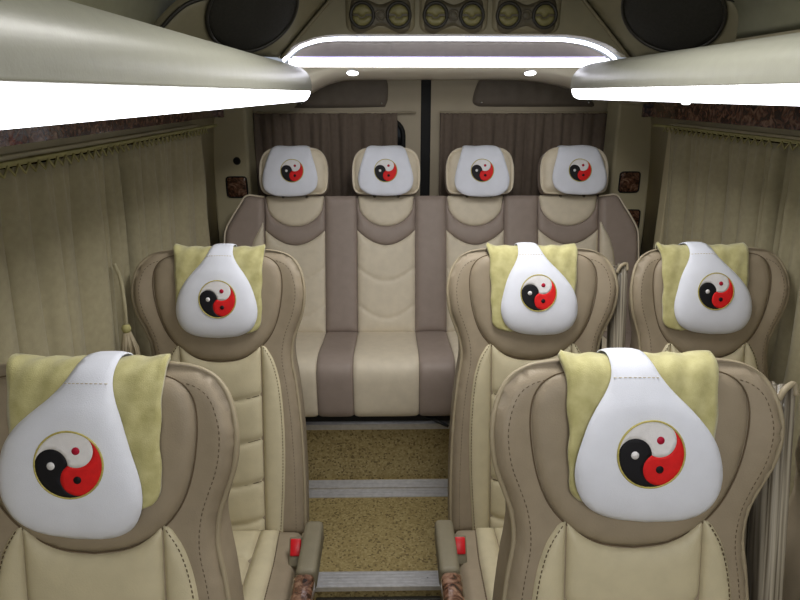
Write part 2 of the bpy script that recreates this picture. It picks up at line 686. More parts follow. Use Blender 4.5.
plate(-0.675, ZC - 0.394, 'upper brown burl plate on left rear pillar, below the round black button')
plate(-0.690, ZC - 0.612, 'lower brown burl plate on left rear pillar, half hidden by the bench end')
plate(1.065, ZC - 0.376, 'upper brown burl plate on right rear pillar beside the fourth bench headrest')
plate(1.085, ZC - 0.545, 'lower brown burl plate on right rear pillar, half hidden by the bench end')
t = empty('round_button', (-0.667, 2.78, ZC - 0.291), 'small round black button on left rear pillar above burl plate', 'button')
bm = bmesh.new()
bmesh.ops.create_cone(bm, cap_ends=True, segments=24, radius1=0.012, radius2=0.012, depth=0.008, matrix=Matrix.Translation((0, -0.005, 0.01)) @ Matrix.Rotation(R(90), 4, 'X'))
obj('cap', *bm_vf(bm), M['black'], t, smooth=False)
MB().add(tube([(0.014 * math.cos(a * .3142), -0.004, 0.01 + 0.014 * math.sin(a * .3142)) for a in range(20)], 0.003, 6, True)).build('ring', M['dark'], t)

# burl strips under the racks, bent round the pillars
for side, n in ((-1, 10), (1, 11)):
    mb = MB()
    xo, xi, xt = CX + side * 0.935, CX + side * 0.92, CX + side * 0.915
    mb.add(sheet([(xo, ZC - 0.098), (xi, ZC - 0.096), (xt, ZC - 0.035)], Y0 + 0.02, 2.775, 0.012, (side * 1.0, 0)))
    a, b = sorted((CX + side * 0.92, CX + side * 0.895))
    mb.add(box(a, b, 2.765, 2.777, ZC - 0.098, ZC - 0.035, 0.002))
    struct(mb.build('trim_%d' % n, M['burl'], smooth=False, fix=False))

# side windows behind the curtains: frame and dark glass
for side, n in ((-1, 1), (1, 2)):
    mb = MB()
    x0, x1 = sorted((CX + side * 0.94, CX + side * 0.918))
    mb.add(box(x0, x1, -1.5, 2.46 if side < 0 else 2.53, ZC - 0.128, ZC - 0.112, 0.004))
    x0, x1 = sorted((CX + side * 0.972, CX + side * 0.925))
    mb.add(box(x0, x1, *((2.44, 2.50) if side < 0 else (2.50, 2.56)), 0.75, ZC - 0.12, 0.004))
    w = struct(mb.build('window_%d' % n, M['wall'], smooth=False, fix=False))
    
    V = [(CX + side * 0.941, y, z) if z > 1 else (CX + side * 0.969, y, z) for y in (-1.5, 2.44 if side < 0 else 2.50) for z in (0.8, ZC - 0.135)]
    V += [(p[0] - side * 0.004, p[1], p[2]) for p in V]
    obj('pane', V, [(0, 1, 3, 2), (4, 6, 7, 5), (0, 4, 5, 1), (2, 3, 7, 6), (0, 2, 6, 4), (1, 5, 7, 3)], M['glass'], w, smooth=False)


# ------------------------------------------------------------------ luggage racks with LED strips
RP = [(0.905, -0.029), (0.70, -0.0295), (0.53, -0.0295), (0.497, -0.0275)]
RB = [(0.480, 0.0075), (0.470, 0.0080), (0.4685, 0.014), (0.4685, 0.034), (0.474, 0.056), (0.488, 0.074), (0.515, 0.089), (0.57, 0.100), (0.67, 0.108), (0.895, 0.113)]


def rack(side, label):
    root = empty('luggage_rack', (CX + side * 0.7, 0.3, ZC + (0.007 if side > 0 else 0.0)), label, 'luggage rack', 'luggage racks along the side walls')
    body = crom(RP[:4], 3)
    body = [tuple(p) for p in body] + [tuple(p) for p in crom(RB, 4)]
    ys = [Y0 + 0.05, -1.0, 0, 1.0, 1.8, 2.2, 2.36, 2.42, 2.46, 2.485, 2.496, 2.50]

    def sc(y):
        k = max(0.0, (y - 2.34) / 0.162)
        return math.sqrt(max(0.0, 1 - k ** 2.6))
    pc = (0.60, 0.0)

    def ring(pts, y):
        s = sc(y)
        return [(side * (max(a, pc[0]) if a > pc[0] else pc[0] + (a - pc[0]) * s) + CX - (CX + side * 0.7), y - 0.3, pc[1] + (b - pc[1]) * (0.35 + 0.65 * s)) for a, b in pts]
    V, Fc = [], []
    n = len(body)
    for y in ys:
        V += ring(body, y)
    for i in range(len(ys) - 1):
        for k in range(n):
            Fc.append((i * n + k, i * n + (k + 1) % n, (i + 1) * n + (k + 1) % n, (i + 1) * n + k))
    Fc.append(tuple(range(n)))
    Fc.append(tuple((len(ys) - 1) * n + k for k in range(n)))
    obj('body', V, Fc, M['rack'], root)
    # LED strip: bowed diffuser between lower lip and body
    st = [(0.499, -0.0275), (0.489, -0.022), (0.481, -0.012), (0.477, -0.002), (0.4765, 0.0068), (0.486, 0.0068), (0.503, -0.024)]
    V, Fc = [], []
    n = len(st)
    yy = [y for y in ys if y <= 2.47]
    for y in yy:
        V += [(p[0] - side * 0.002, p[1], p[2]) for p in ring(st, y)]
    for i in range(len(yy) - 1):
        for k in range(n):
            Fc.append((i * n + k, i * n + (k + 1) % n, (i + 1) * n + (k + 1) % n, (i + 1) * n + k))
    Fc += [tuple(range(n)), tuple((len(yy) - 1) * n + k for k in range(n))]
    obj('led_strip', V, Fc, M['led'], root)
    for y in ((0.55, 1.06, 1.6, 2.15) if side < 0 else (1.0, 1.77)):
        bm = bmesh.new()
        bmesh.ops.create_cone(bm, cap_ends=True, segments=24, radius1=0.016, radius2=0.019, depth=0.006, matrix=Matrix.Translation((-side * 0.08, y - 0.3, -0.031)))
        dn = obj('downlight', *bm_vf(bm), M['alu'], root, smooth=False)
        bm = bmesh.new()
        bmesh.ops.create_uvsphere(bm, u_segments=16, v_segments=8, radius=0.012, matrix=Matrix.Translation((-side * 0.08, y - 0.3, -0.034)) @ Matrix.Diagonal((1, 1, 0.25, 1)))
        obj('lens', *bm_vf(bm), M['down'], dn)
    return root


rack(-1, 'long pale padded luggage rack with white LED strip along the left wall')
rack(1, 'long pale padded luggage rack with white LED strip along the right wall')

# ------------------------------------------------------------------ rear arch with LED bands
AX = 0.215
ar = empty('rear_arch', (AX + 0.003, 2.51, ZC), 'pale moulded arch over the rear doors with two white LED bands', 'arch')
# moulding: extruded profile, lower edge arched
low = [(-0.80, -0.045), (-0.70, -0.045), (-0.615, -0.035), (-0.555, -0.017), (-0.50, 0.012), (-0.45, 0.034), (-0.39, 0.047), (-0.30, 0.050), (0, 0.051), (0.27, 0.050), (0.36, 0.045), (0.45, 0.032), (0.53, 0.010), (0.60, -0.012), (0.66, -0.028), (0.74, -0.04), (0.80, -0.045)]
low = [tuple(p) for p in crom(low, 4)]
V, Fc = [], []
secs = []
for (yo, zo) in ((0.20, 0.0), (0.13, 0.003), (0.08, 0.009), (0.045, 0.017), (0.02, 0.026), (0.004, 0.035)):
    secs.append([(x, yo, z + zo) for x, z in low])
secs.append([(x, 0.0, 0.0915) for x, z in low])
secs.append([(x, 0.03, 0.095) for x, z in low])
secs.append([(x, 0.20, 0.095) for x, z in low])
n = len(low)
ar.scale = (1.02, 1.02, 1.02)
for s in secs:
    V += s
for i in range(len(secs)):
    j = (i + 1) % len(secs)
    for k in range(n - 1):
        Fc.append((i * n + k, i * n + k + 1, j * n + k + 1, j * n + k))
for e in (0, n - 1):
    Fc.append(tuple(i * n + e for i in range(len(secs))))
obj('moulding', V, Fc, M['arch'], ar)
# lower LED band
obj('led_band', *box(-0.585, 0.605, 0.0, 0.02, 0.0925, 0.1205, 0.004), M['led_rear'], ar)
obj('led_edge', *box(-0.57, 0.59, 0.004, 0.03, 0.1205, 0.1285, 0.002), M['violet'], ar)
# crown-shaped upper LED line
crown = [(-0.605, 0.112), (-0.58, 0.135), (-0.545, 0.160), (-0.49, 0.178), (-0.427, 0.187), (-0.3, 0.188), (0.0, 0.1885), (0.3, 0.188), (0.41, 0.187), (0.48, 0.180), (0.53, 0.169), (0.58, 0.150), (0.615, 0.128), (0.63, 0.112)]
crown = crom(crown, 6)
MB().add(tube([(p[0], 0.0, p[1]) for p in crown], 0.0065, 8)).build('led_line', M['led_rear'], ar)
# leather panel between the lights with vertical seams
ol = [(p[0] * 0.985, p[1] - 0.004) for p in crown] + [(0.60, 0.10), (-0.58, 0.10)]


def inset_h(P, D):
    h = np.full(len(P), 0.0)
    for sx in (-0.33, -0.21, 0.08, 0.105, 0.33, 0.46, -0.45):
        h -= 0.004 * np.exp(-((P[:, 0] - sx) / 0.004) ** 2)
    return h


obj('leather_inset', *panel(ol, 0.012, inset_h, lambda u, v, n: (u, 0.03 - n, v), 0.004), M['inset'], ar)
for x in (-0.352, 0.318):
    bm = bmesh.new()
    bmesh.ops.create_cone(bm, cap_ends=True, segments=24, radius1=0.026, radius2=0.030, depth=0.006, matrix=Matrix.Translation((x, 0.030, 0.0735)) @ Matrix.Rotation(R(-20), 4, 'X'))
    dn = obj('downlight', *bm_vf(bm), M['alu'], ar, smooth=False)
    bm = bmesh.new()
    bmesh.ops.create_uvsphere(bm, u_segments=16, v_segments=8, radius=0.023, matrix=Matrix.Translation((x, 0.029, 0.0715)) @ Matrix.Rotation(R(-20), 4, 'X') @ Matrix.Diagonal((1, 1, 0.2, 1)))
    obj('lens', *bm_vf(bm), M['down'], dn)

# ------------------------------------------------------------------ rear overhead unit with air vents and speaker pods
BX = 0.24
bk = empty('overhead_air_unit', (BX, 2.45, ZC), 'olive overhead air unit above the rear arch with round vents', 'air unit')
# central face
cf = [(-0.640, 0.120), (-0.62, 0.126), (-0.575, 0.165), (-0.50, 0.190), (-0.44, 0.1985), (0.39, 0.1985), (0.47, 0.190), (0.55, 0.165), (0.61, 0.128), (0.640, 0.120), (0.42, 0.36), (0.40, 0.40), (-0.40, 0.40), (-0.42, 0.36)]
obj('face_panel', *panel(cf, 0.03, lambda P, D: np.zeros(len(P)), lambda u, v, n: (u, -0.05 - n, v), 0.06), M['pod'], bk, smooth=False)


def vent_unit(x0, x1, zb):
    w, h = x1 - x0, 0.17
    cx = (x0 + x1) / 2
    mp = lambda u, v, n: (cx + u, -0.052 - n, zb + h / 2 + v)
    r = 0.03
    a, b = w / 2 - 0.004, h / 2
    rect = []
    for qx, qy, a0 in ((a - r, b - r, 0), (-a + r, b - r, 90), (-a + r, -b + r, 180), (a - r, -b + r, 270)):
        for k in range(7):
            an = R(a0 + 15 * k)
            rect.append((qx + r * math.cos(an), qy + r * math.sin(an)))
    vu = obj('vent_unit', *panel(rect, 0.012, puff(0.006, 0.006), mp, 0.003), M['vent_frame'], bk)
    # waisted darker plate
    cv = -0.028
    wa = [(-a + .016, cv), (-a + .02, cv + 0.045), (-a + 0.05, cv + 0.06), (-0.04, cv + 0.048), (0, cv + 0.034), (0.04, cv + 0.048), (a - 0.05, cv + 0.06), (a - .02, cv + 0.045), (a - .016, cv), (a - .02, cv - 0.045), (a - 0.05, cv - 0.06), (0.04, cv - 0.048), (0, cv - 0.034), (-0.04, cv - 0.048), (-a + 0.05, cv - 0.06), (-a + .02, cv - 0.045)]
    obj('plate', *panel(crom(wa, 3, True), 0.012, puff(0.003, 0.004, 0.006), mp, 0.0), M['vent_dark'], vu)
    for s in (-1, 1):
        c = (s * 0.064, cv)
        mb = MB()
        mb.add(tube([mp(c[0] + 0.040 * math.cos(q * .1963), c[1] + 0.040 * math.sin(q * .1963), 0.011) for q in range(32)], 0.006, 8, True))
        mb.build('vent_ring', M['dark'], vu)
        # flap: two half discs, the lower one notched
        circ = lambda q0, q1, rr: [(c[0] + rr * math.cos(R(q)), c[1] + rr * math.sin(R(q))) for q in np.linspace(q0, q1, 16)]
        top = circ(8, 172, 0.035) + [(c[0] - 0.012, c[1] + 0.004), (c[0] - 0.008, c[1] - 0.006), (c[0] + 0.008, c[1] - 0.006), (c[0] + 0.012, c[1] + 0.004)]
        bot = circ(188, 352, 0.035) + [(c[0] + 0.013, c[1] - 0.002), (c[0] + 0.009, c[1] - 0.011), (c[0] - 0.009, c[1] - 0.011), (c[0] - 0.013, c[1] - 0.002)]
        obj('vent_flap', *panel(top, 0.008, puff(0.004, 0.006, 0.010), mp, 0.0), M['vent_pale'], vu)
        obj('vent_flap', *panel(bot, 0.008, puff(0.004, 0.006, 0.014), mp, 0.0), M['vent_pale'], vu)
    mb = MB()
    mb.add(tube([mp(0.017 * math.cos(q * .3142), cv + 0.017 * math.sin(q * .3142), 0.010) for q in range(20)], 0.003, 6, True))
    mb.add(panel([(0.015 * math.cos(q * .3142), cv + 0.015 * math.sin(q * .3142)) for q in range(20)], 0.006, puff(0.003, 0.005, 0.008), mp, 0))
    mb.build('button', M['vent_dark'], vu)


for x0, x1 in ((-0.397, -0.144), (-0.137, 0.112), (0.120, 0.370)):
    vent_unit(x0, x1, 0.203)

# speaker pods: slanted faces joining the unit to the side of the roof
def podframe(side):
    A = Vector((side * 0.646, -0.05, 0.108))
    B = Vector((side * 0.452, -0.05, 0.31))
    P = Vector((side * 0.91, -0.45, 0.185))
    e1 = (B - A).normalized()
    nrm = (B - A).cross(P - A).normalized()
    if nrm.y > 0:
        nrm = -nrm
    e2 = (P - A) - e1 * (P - A).dot(e1)
    e2.normalize()
    return A, e1, e2, nrm


for side in (-1, 1):
    A, e1, e2, nrm = podframe(side)
    mp = lambda u, v, n, A=A, e1=e1, e2=e2, nrm=nrm: tuple(A + e2 * u + e1 * v + nrm * n)
    q = lambda x, y, z: ((Vector((side * x, y, z)) - A).dot(e2), (Vector((side * x, y, z)) - A).dot(e1))
    P_ = Vector((side * 0.91, -0.45, 0.185)) - A
    pu, pv = P_.dot(e2), P_.dot(e1)
    ol = [(0, -0.05), (0, 0.33), (pu * 0.6, pv + 0.30), (pu * 0.86, pv + 0.16), (pu * 0.97, pv + 0.09), (pu, pv), (pu * 0.99, pv - 0.08), (pu * 0.9, pv - 0.16), (pu * 0.5, -0.10)]
    ol = [(0, -0.05), (0, 0.33)] + [tuple(p) for p in crom(ol[2:8], 5)] + [(pu * 0.5, -0.10)]
    ol = [(a, b + max(0.0, (0.121 - mp(a, b, 0)[2]) / e1.z)) for a, b in ol]
    pod = obj('speaker_pod', *panel(ol, 0.03, puff(0.01, 0.02), mp, 0.03), M['pod'], bk)
    MB().add(tube([mp(a, b, 0.004) for a, b in ol[1:-1]], 0.006, 8)).build('pod_edge', M['dark'], pod)
    MB().add(tube([mp(0.002, v, 0.008) for v in np.linspace(0.02, 0.33, 8)], 0.006, 8)).build('piping', M['vent_frame'], pod)


def speaker(side, label):
    A, e1, e2, nrm = podframe(side)
    base = Vector((BX, 2.45, ZC))
    root = empty('speaker', tuple(base + A + e2 * 0.245 + e1 * 0.083 + nrm * 0.012), label, 'speaker', 'oval ceiling speakers')
    a, b = 0.165, 0.140
    d1, d2 = (0.845, -0.535), (0.535, 0.845)
    ell = []
    for q in range(48):
        c, t = a * math.cos(q * math.pi / 24), b * math.sin(q * math.pi / 24)
        ell.append((c * d1[0] + t * d2[0], c * d1[1] + t * d2[1]))
    mp = lambda u, v, n: tuple(e2 * u + e1 * v + nrm * n)
    obj('grille', *panel(ell, 0.014, lambda P, D: 0.004 + 0.022 * (1 - np.exp(-D / 0.05)), mp, 0.002), M['grille'], root)
    MB().add(tube([mp(u * 1.02, v * 1.02, 0.004) for u, v in ell], 0.006, 8, True)).build('rim', M['dark'], root)


speaker(-1, 'oval black ceiling speaker above the inner end of the left luggage rack')
speaker(1, 'oval black ceiling speaker above the inner end of the right luggage rack')


# ------------------------------------------------------------------ curtains
def curtain(root, xf, y0, y1, ztop, zbot, amp, freq, seed, m, axis='y', gather=None, inward=1):
    rnd = random.Random(seed)
    ph = [rnd.uniform(0, 6.28) for _ in range(4)]
    nu = int(abs(y1 - y0) / 0.007)
    zs = np.linspace(ztop, zbot, 26)
    V, Fc = [], []
    for z in zs:
        t = (ztop - z) / (ztop - zbot)
        for i in range(nu + 1):
            u = i / nu
            y = y0 + (y1 - y0) * u
            ug = gather(u) if gather else u
            L = abs(y1 - y0) * ug
            k = math.sin(freq * L * 6.28 + ph[0] + 0.5 * math.sin(2.1 * L * 6.28 + ph[1]))
            k2 = math.sin(freq * 0.43 * L * 6.28 + ph[2] + 0.8 * t)
            w = amp * (0.70 * (1.6 * abs(math.sin(freq * L * 3.14 + ph[0] + 0.5 * math.sin(2.1 * L * 6.28 + ph[1]))) ** 0.5 - 1.05) * (1.15 if axis == 'y' else 1.1) + 0.50 * k2) * (0.55 + 0.45 * min(1, t * 6))
            eg = math.exp(-min(y - min(y0, y1), max(y0, y1) - y) / 0.05) if axis == 'y' else 0
            w *= 1 + 0.3 * eg
            if axis == 'y':
                w -= 1.4 * amp * math.exp(-(min(y - min(y0, y1), max(y0, y1) - y) / 0.022) ** 2)
            w += 0.25 * amp * math.sin(freq * 2.3 * L * 6.28 + ph[3]) * max(0, 1 - t * 8)
            x = xf(z) + inward * (amp * 1.05 + w)
            V.append((x, y, z) if axis == 'y' else (y, x, z))
    n = nu + 1
    for i in range(len(zs) - 1):
        for k in range(nu):
            Fc.append((i * n + k, i * n + k + 1, (i + 1) * n + k + 1, (i + 1) * n + k))
    o = obj('fabric', V, Fc, m, root)
    md = o.modifiers.new('thickness', 'SOLIDIFY')
    md.thickness = 0.003
    md.offset = 0
    return o


def wall_x(side):
    def f(z):
        q = 0.927 + (1.37 - z) * 0.052 if z > 0.8 else 0.9566
        return CX + side * (q - 0.004)
    return f


def zigzag(root, side, y0, y1, z):
    n = max(3, int(abs(y1 - y0) / 0.035))
    pts = []
    for i in range(2 * n + 1):
        y = y0 + (y1 - y0) * i / (2 * n)
        zz = z + (0.009 if i % 2 else -0.009)
        pts.append((CX + side * 0.876, y, zz))
    MB().add(tube(pts, 0.0022, 6)).build('header_cord', M['cord'], root)


G = 'pleated curtains on the side windows'
for side, spans, labels in (
        (-1, ((-1.2, 1.70, 0), (1.703, 2.44, 1)), ('long olive pleated curtain covering the front part of the left window', 'short olive pleated curtain at the rear end of the left window')),
        (1, ((-1.2, 1.75, 0), (1.753, 2.50, 1)), ('long olive pleated curtain covering the front part of the right window', 'short olive pleated curtain at the rear end of the right window'))):
    for (y0, y1, k), lab in zip(spans, labels):
        root = empty('window_curtain', (0, 0, 0), lab, 'curtain', G)
        if k == 0:
            ga = lambda u: u ** 1.0 + 0.10 * max(0, (u - 0.93) / 0.07) ** 2
        else:
            ga = lambda u: u + 0.5 * (1 - max(0, 1 - u / 0.2) ** 2) * 0.3
        curtain(root, wall_x(side), y0 + 0.001, y1 - 0.001, ZC - 0.134, 0.32, 0.021, 10.0, 11 + k + 5 * side, M['curtain'], gather=ga, inward=-side)
        zigzag(root, side, y0 + 0.01, y1 - 0.01, ZC - 0.134)
    rod = empty('curtain_rail', (CX + side * 0.895, 0.7, ZC - 0.125), 'thin green curtain rail above the %s window curtains' % ('left' if side < 0 else 'right'), 'curtain rail', 'curtain rails of the side windows')
    MB().add(box(-0.008, 0.008, -1.95, 1.92, -0.004, 0.006, 0.002)).build('track', M['cord'], rod, smooth=False)
    for y in np.arange(-1.8, 1.9, 0.6):
        obj('bracket', *box(*sorted((side * 0.005, side * 0.022)), y - 0.01, y + 0.01, -0.003, 0.005), M['wall'], rod, smooth=False)

# tie-back tassels
def tassel(loc, side, label):
    root = empty('curtain_tassel', loc, label, 'tassel', 'curtain tassels')
    MB().add(tube(crom([(side * 0.02, 0.03, 0.31), (side * 0.005, 0.02, 0.27), (-side * 0.004, 0.0, 0.20), (0, 0, 0.15)], 6), 0.005, 8)).build('cord', M['curtain'], root)
    bm = bmesh.new()
    bmesh.ops.create_uvsphere(bm, u_segments=16, v_segments=10, radius=0.012, matrix=Matrix.Translation((0, 0, 0.145)) @ Matrix.Diagonal((1, 1, 1.1, 1)))
    obj('knot', *bm_vf(bm), M['cord'], root)
    mb = MB()
    rnd = random.Random(5)
    for i in range(46):
        a = rnd.uniform(0, 6.28)
        r0, r1 = 0.008, rnd.uniform(0.010, 0.022)
        mb.add(tube([(r0 * math.cos(a), r0 * math.sin(a), 0.135), (r1 * math.cos(a), r1 * math.sin(a), 0.09), (r1 * 1.15 * math.cos(a + .2), r1 * 1.15 * math.sin(a + .2), rnd.uniform(-0.06, -0.03))], 0.0024, 5))
    mb.build('fringe', M['piping'], root)


tassel((-0.686, 1.52, ZC - 0.725), -1, 'fringed tie-back tassel hanging before the left curtain beside the second-row seat')

# rear door curtains with rods
for (x0, x1, sd, lab, lab2, rx1) in ((-0.612, 0.035, 3, 'brown pleated curtain over the left rear door window', 'thin pale curtain rod across the top of the left rear door window', 0.118),
                                    (0.228, 0.997, 8, 'brown pleated curtain over the right rear door window', 'thin pale curtain rod across the top of the right rear door window', 1.0)):
    root = empty('door_curtain', (0, 0, 0), lab, 'curtain', 'pleated curtains on the rear doors')
    curtain(root, lambda z: DY - 0.008, x0, x1, ZC - 0.085, ZC - 0.75, 0.018, 22.0, sd, M['curtain_back'], axis='x', inward=-1)
    rd = empty('curtain_rod', ((x0 + rx1) / 2, DY - 0.028, ZC - 0.083), lab2, 'curtain rod', 'curtain rods of the rear doors')
    L = (rx1 - x0) / 2
    MB().add(tube([(-L, 0, 0), (L, 0, 0)], 0.005, 8)).build('rod', M['door'], rd)
    for x in (-L + 0.01, L - 0.01):
        obj('bracket', *box(x - 0.006, x + 0.006, 0.0, 0.027, -0.006, 0.006), M['door'], rd, smooth=False)


# ------------------------------------------------------------------ seats
REC = R(12)
SD = Vector((0, -math.sin(REC), -math.cos(REC)))
SN = Vector((0, -math.cos(REC), math.sin(REC)))
ST = Vector((0, 0.17, 1.104))


def smap(u, v, n):
    p = ST + SD * v + SN * n
    return (u, p.y, p.z)


def wing(u, v):
    """the head wings stand a little forward"""
    k = np.clip((np.abs(u) - 0.10) / 0.13, 0, 1) ** 2
    g = np.exp(-((v - 0.12) / 0.12) ** 2)
    return 0.022 * k * g


wt_ = [(0.0, 0.0), (0.10, 0.0), (0.145, 0.003), (0.175, 0.010), (0.20, 0.025), (0.217, 0.048), (0.227, 0.078), (0.231, 0.108), (0.228, 0.145), (0.220, 0.178), (0.207, 0.212), (0.194, 0.25), (0.189, 0.30), (0.198, 0.36), (0.208, 0.45), (0.214, 0.55), (0.217, 0.65), (0.217, 0.75), (0.216, 0.81)]
half = [tuple(p) for p in crom(wt_, 4)]
seat_out = half + [(-u, v) for u, v in reversed(half[1:])]
hp = [(0.0, 0.013), (0.10, 0.013), (0.14, 0.022), (0.163, 0.045), (0.171, 0.08), (0.168, 0.13), (0.156, 0.185), (0.135, 0.232), (0.10, 0.27), (0.055, 0.294), (0.0, 0.302)]
hh = [tuple(p) for p in crom(hp, 5)]
head_out = hh + [(-u, v) for u, v in reversed(hh[1:-1])]


def under_u(u):
    """v of the lower edge of the head panel at u"""
    t = min(1, abs(u) / 0.155)
    return 0.302 - 0.115 * t ** 2.6


ins_out = [(u, under_u(u) + 0.003) for u in np.linspace(-0.108, 0.108, 19)] + [(0.106, 0.81), (-0.106, 0.81)]
strip_o = [(0.122, 0.262), (0.143, 0.30), (0.158, 0.36), (0.166, 0.45), (0.168, 0.55), (0.165, 0.65), (0.158, 0.76), (0.155, 0.81)]
strip_o = [tuple(p) for p in crom(strip_o, 5)]


def make_seat(label):
    root = empty('passenger_seat', (0, 0, 0), label, 'seat', 'single passenger seats')
    core = obj('backrest', *pad(seat_out, 0.011, 0.115, 0.030, smap, lambda P, D: wing(P[:, 0], P[:, 1]), lambda P: 0.042 + 0.090 * np.clip((P[:, 1] - 0.10) / 0.20, 0, 1) ** 1.3), M['taupe'], root)
    # piping round the front edge
    inner = [(u * 0.975, v * 0.985 + 0.008) for u, v in seat_out]
    pts = [smap(u * 0.995, min(v + 0.002, 0.81), -0.024 + float(wing(np.array(u), np.array(v)))) for u, v in seat_out]
    MB().add(tube(pts, 0.0045, 6, True)).build('edge_piping', M['piping'], core)
    # outer seam with stitches, following the outline 25 mm inside it
    for s in (-1, 1):
        ln = []
        for i in range(4, len(half) - 1):
            a, b = np.array(half[i - 1]), np.array(half[i + 1])
            t = (b - a) / np.linalg.norm(b - a)
            p = np.array(half[i]) + np.array((-t[1], t[0])) * 0.024
            ln.append((s * p[0], p[1]))
        wl = lambda u, v, n: smap(u, v, n + float(wing(np.array(u), np.array(v))))
        d = dashes(ln, wl, -0.0003 - 0.0006, 0.005, 0.0045, 0.0008)
        d.build('stitching', M['stitch'], core)
    # head panel: U-shaped pad
    hd = obj('head_panel', *panel(head_out, 0.010, lambda P, D: 0.0 + 0.013 * (1 - np.exp(-D / 0.010)) + 0.8 * wing(P[:, 0], P[:, 1]), smap, 0.008), M['taupe'], root)
    mb = MB().add(tube([smap(u * 1.004, v + 0.0008, 0.0002 + float(wing(np.array(u), np.array(v)))) for u, v in head_out], 0.0014, 6, True))
    mb.build('seam_line', M['stitch'], hd)

    # centre insert with smile-shaped channels
    def ch(P, D):
        h = 0.004 + 0.012 * (1 - np.exp(-D / 0.014))
        for vc in (0.412, 0.535, 0.655, 0.765):
            x = P[:, 1] - (vc - 0.018 * (P[:, 0] / 0.106) ** 2)
            h = h - 0.009 * np.exp(-np.abs(x) / 0.008)
        return h
    ins = obj('backrest_insert', *panel(ins_out, 0.0065, ch, smap, 0.004), M['beige'], root)
    for vc in (0.412, 0.535, 0.655):
        MB().add(tube([smap(u, vc - 0.018 * (u / 0.106) ** 2, 0.0068) for u in np.linspace(-0.102, 0.102, 15)], 0.0012, 5)).build('channel_seam', M['stitch'], ins)
    for s in (-1, 1):
        poly = [(s * 0.111, under_u(0.111) + 0.004)] + [(s * u, v) for u, v in strip_o] + [(s * 0.109, 0.81), (s * 0.110, 0.6), (s * 0.111, 0.4)]
        so = obj('side_strip', *panel(poly, 0.008, puff(0.010, 0.008, 0.003), smap, 0.004), M['beige'], root)
        d = dashes([(s * (u - 0.005), v) for u, v in strip_o], smap, 0.0085, 0.005, 0.004, 0.0010)
        d.build('stitching', M['stitch'], so)
    # seat cushion
    zc, th = 0.405, 0.13
    tilt = R(4)

    def cmap(u, v, n):                      # v runs forward from the backrest
        return (u, -v * math.cos(tilt) - n * math.sin(tilt) + 0.0, zc - 0.055 + v * math.sin(tilt) + n)
    w = 0.215
    co = [(-w, 0.0), (-w - 0.004, 0.15), (-w - 0.004, 0.38), (-w + 0.012, 0.45), (-w + 0.06, 0.478), (0, 0.488), (w - 0.06, 0.478), (w - 0.012, 0.45), (w + 0.004, 0.38), (w + 0.004, 0.15), (w, 0.0)]
    co = [tuple(p) for p in crom(co, 5)]
    cu = obj('seat_cushion', *pad(co, 0.013, th, 0.028, cmap), M['taupe'], root)
    pts = [cmap(u * 0.996, v, -0.022) for u, v in co]
    MB().add(tube(pts, 0.0042, 6)).build('edge_piping', M['piping'], cu)
    ci = [(-0.098, 0.012), (-0.098, 0.46), (0.098, 0.46), (0.098, 0.012)]

    def cch(P, D):
        h = 0.002 + 0.014 * (1 - np.exp(-D / 0.015))
        for vc in (0.12, 0.24, 0.36):
            h = h - 0.009 * np.exp(-np.abs(P[:, 1] - vc - 0.02 * (P[:, 0] / 0.1) ** 2) / 0.008)
        return h
    obj('cushion_insert', *panel(ci, 0.009, cch, cmap, 0.01), M['beige'], root)
    for s in (-1, 1):
        poly = [(s * 0.101, 0.012), (s * 0.150, 0.012), (s * 0.158, 0.15), (s * 0.160, 0.32), (s * 0.152, 0.45), (s * 0.101, 0.46)]
        so = obj('cushion_strip', *panel(poly, 0.009, puff(0.013, 0.010, 0.002), cmap, 0.01), M['beige'], root)
        dashes([(s * 0.153, 0.02), (s * 0.161, 0.15), (s * 0.163, 0.32), (s * 0.155, 0.45)], cmap, 0.0045, 0.005, 0.004, 0.0011).build('stitching', M['stitch'], so)
    # base
    mb = MB().add(box(-0.19, 0.19, -0.43, -0.02, 0.19, 0.25, 0.01))
    obj('seat_frame', mb.v, mb.f, M['dark'], root, smooth=False)
    for sx in (-0.16, 0.16):
        for sy in (-0.40, -0.06):
            obj('leg', *box(sx - 0.02, sx + 0.02, sy - 0.02, sy + 0.02, 0.0, 0.2, 0.004), M['dark'], root, smooth=False)
    return root


def aisle_armrest(root, s, u):
    """lowered armrest beside the aisle, burl cap at its front"""
    a = obj('armrest', *box(s * u - 0.024, s * u + 0.024, -0.275, -0.09, 0.385, 0.447, 0.012, 3), M['grey_arm'], root)
    obj('burl_cap', *box(s * (u - 0.002) - 0.025, s * (u - 0.002) + 0.025, -0.46, -0.277, 0.383, 0.449, 0.016, 4), M['burl'], a)
    obj('armrest_bracket', *box(min(s * 0.19, s * 0.25), max(s * 0.19, s * 0.25), -0.24, -0.18, 0.20, 0.30, 0.004), M['dark'], root, smooth=False)
    bmx = Matrix.Translation((s * (0.214 if s > 0 else 0.208), -0.125, 0.387)) @ Matrix.Rotation(R(-38), 4, 'X')
    bk_ = obj('belt_buckle', *box(-0.017, 0.017, -0.008, 0.008, -0.045, 0.026, 0.004, 2, bmx), M['grey_arm'], root)
    obj('release_button', *box(-0.0135, 0.0135, -0.012, -0.004, -0.020, 0.022, 0.003, 2, bmx), M['red_plastic'], bk_)


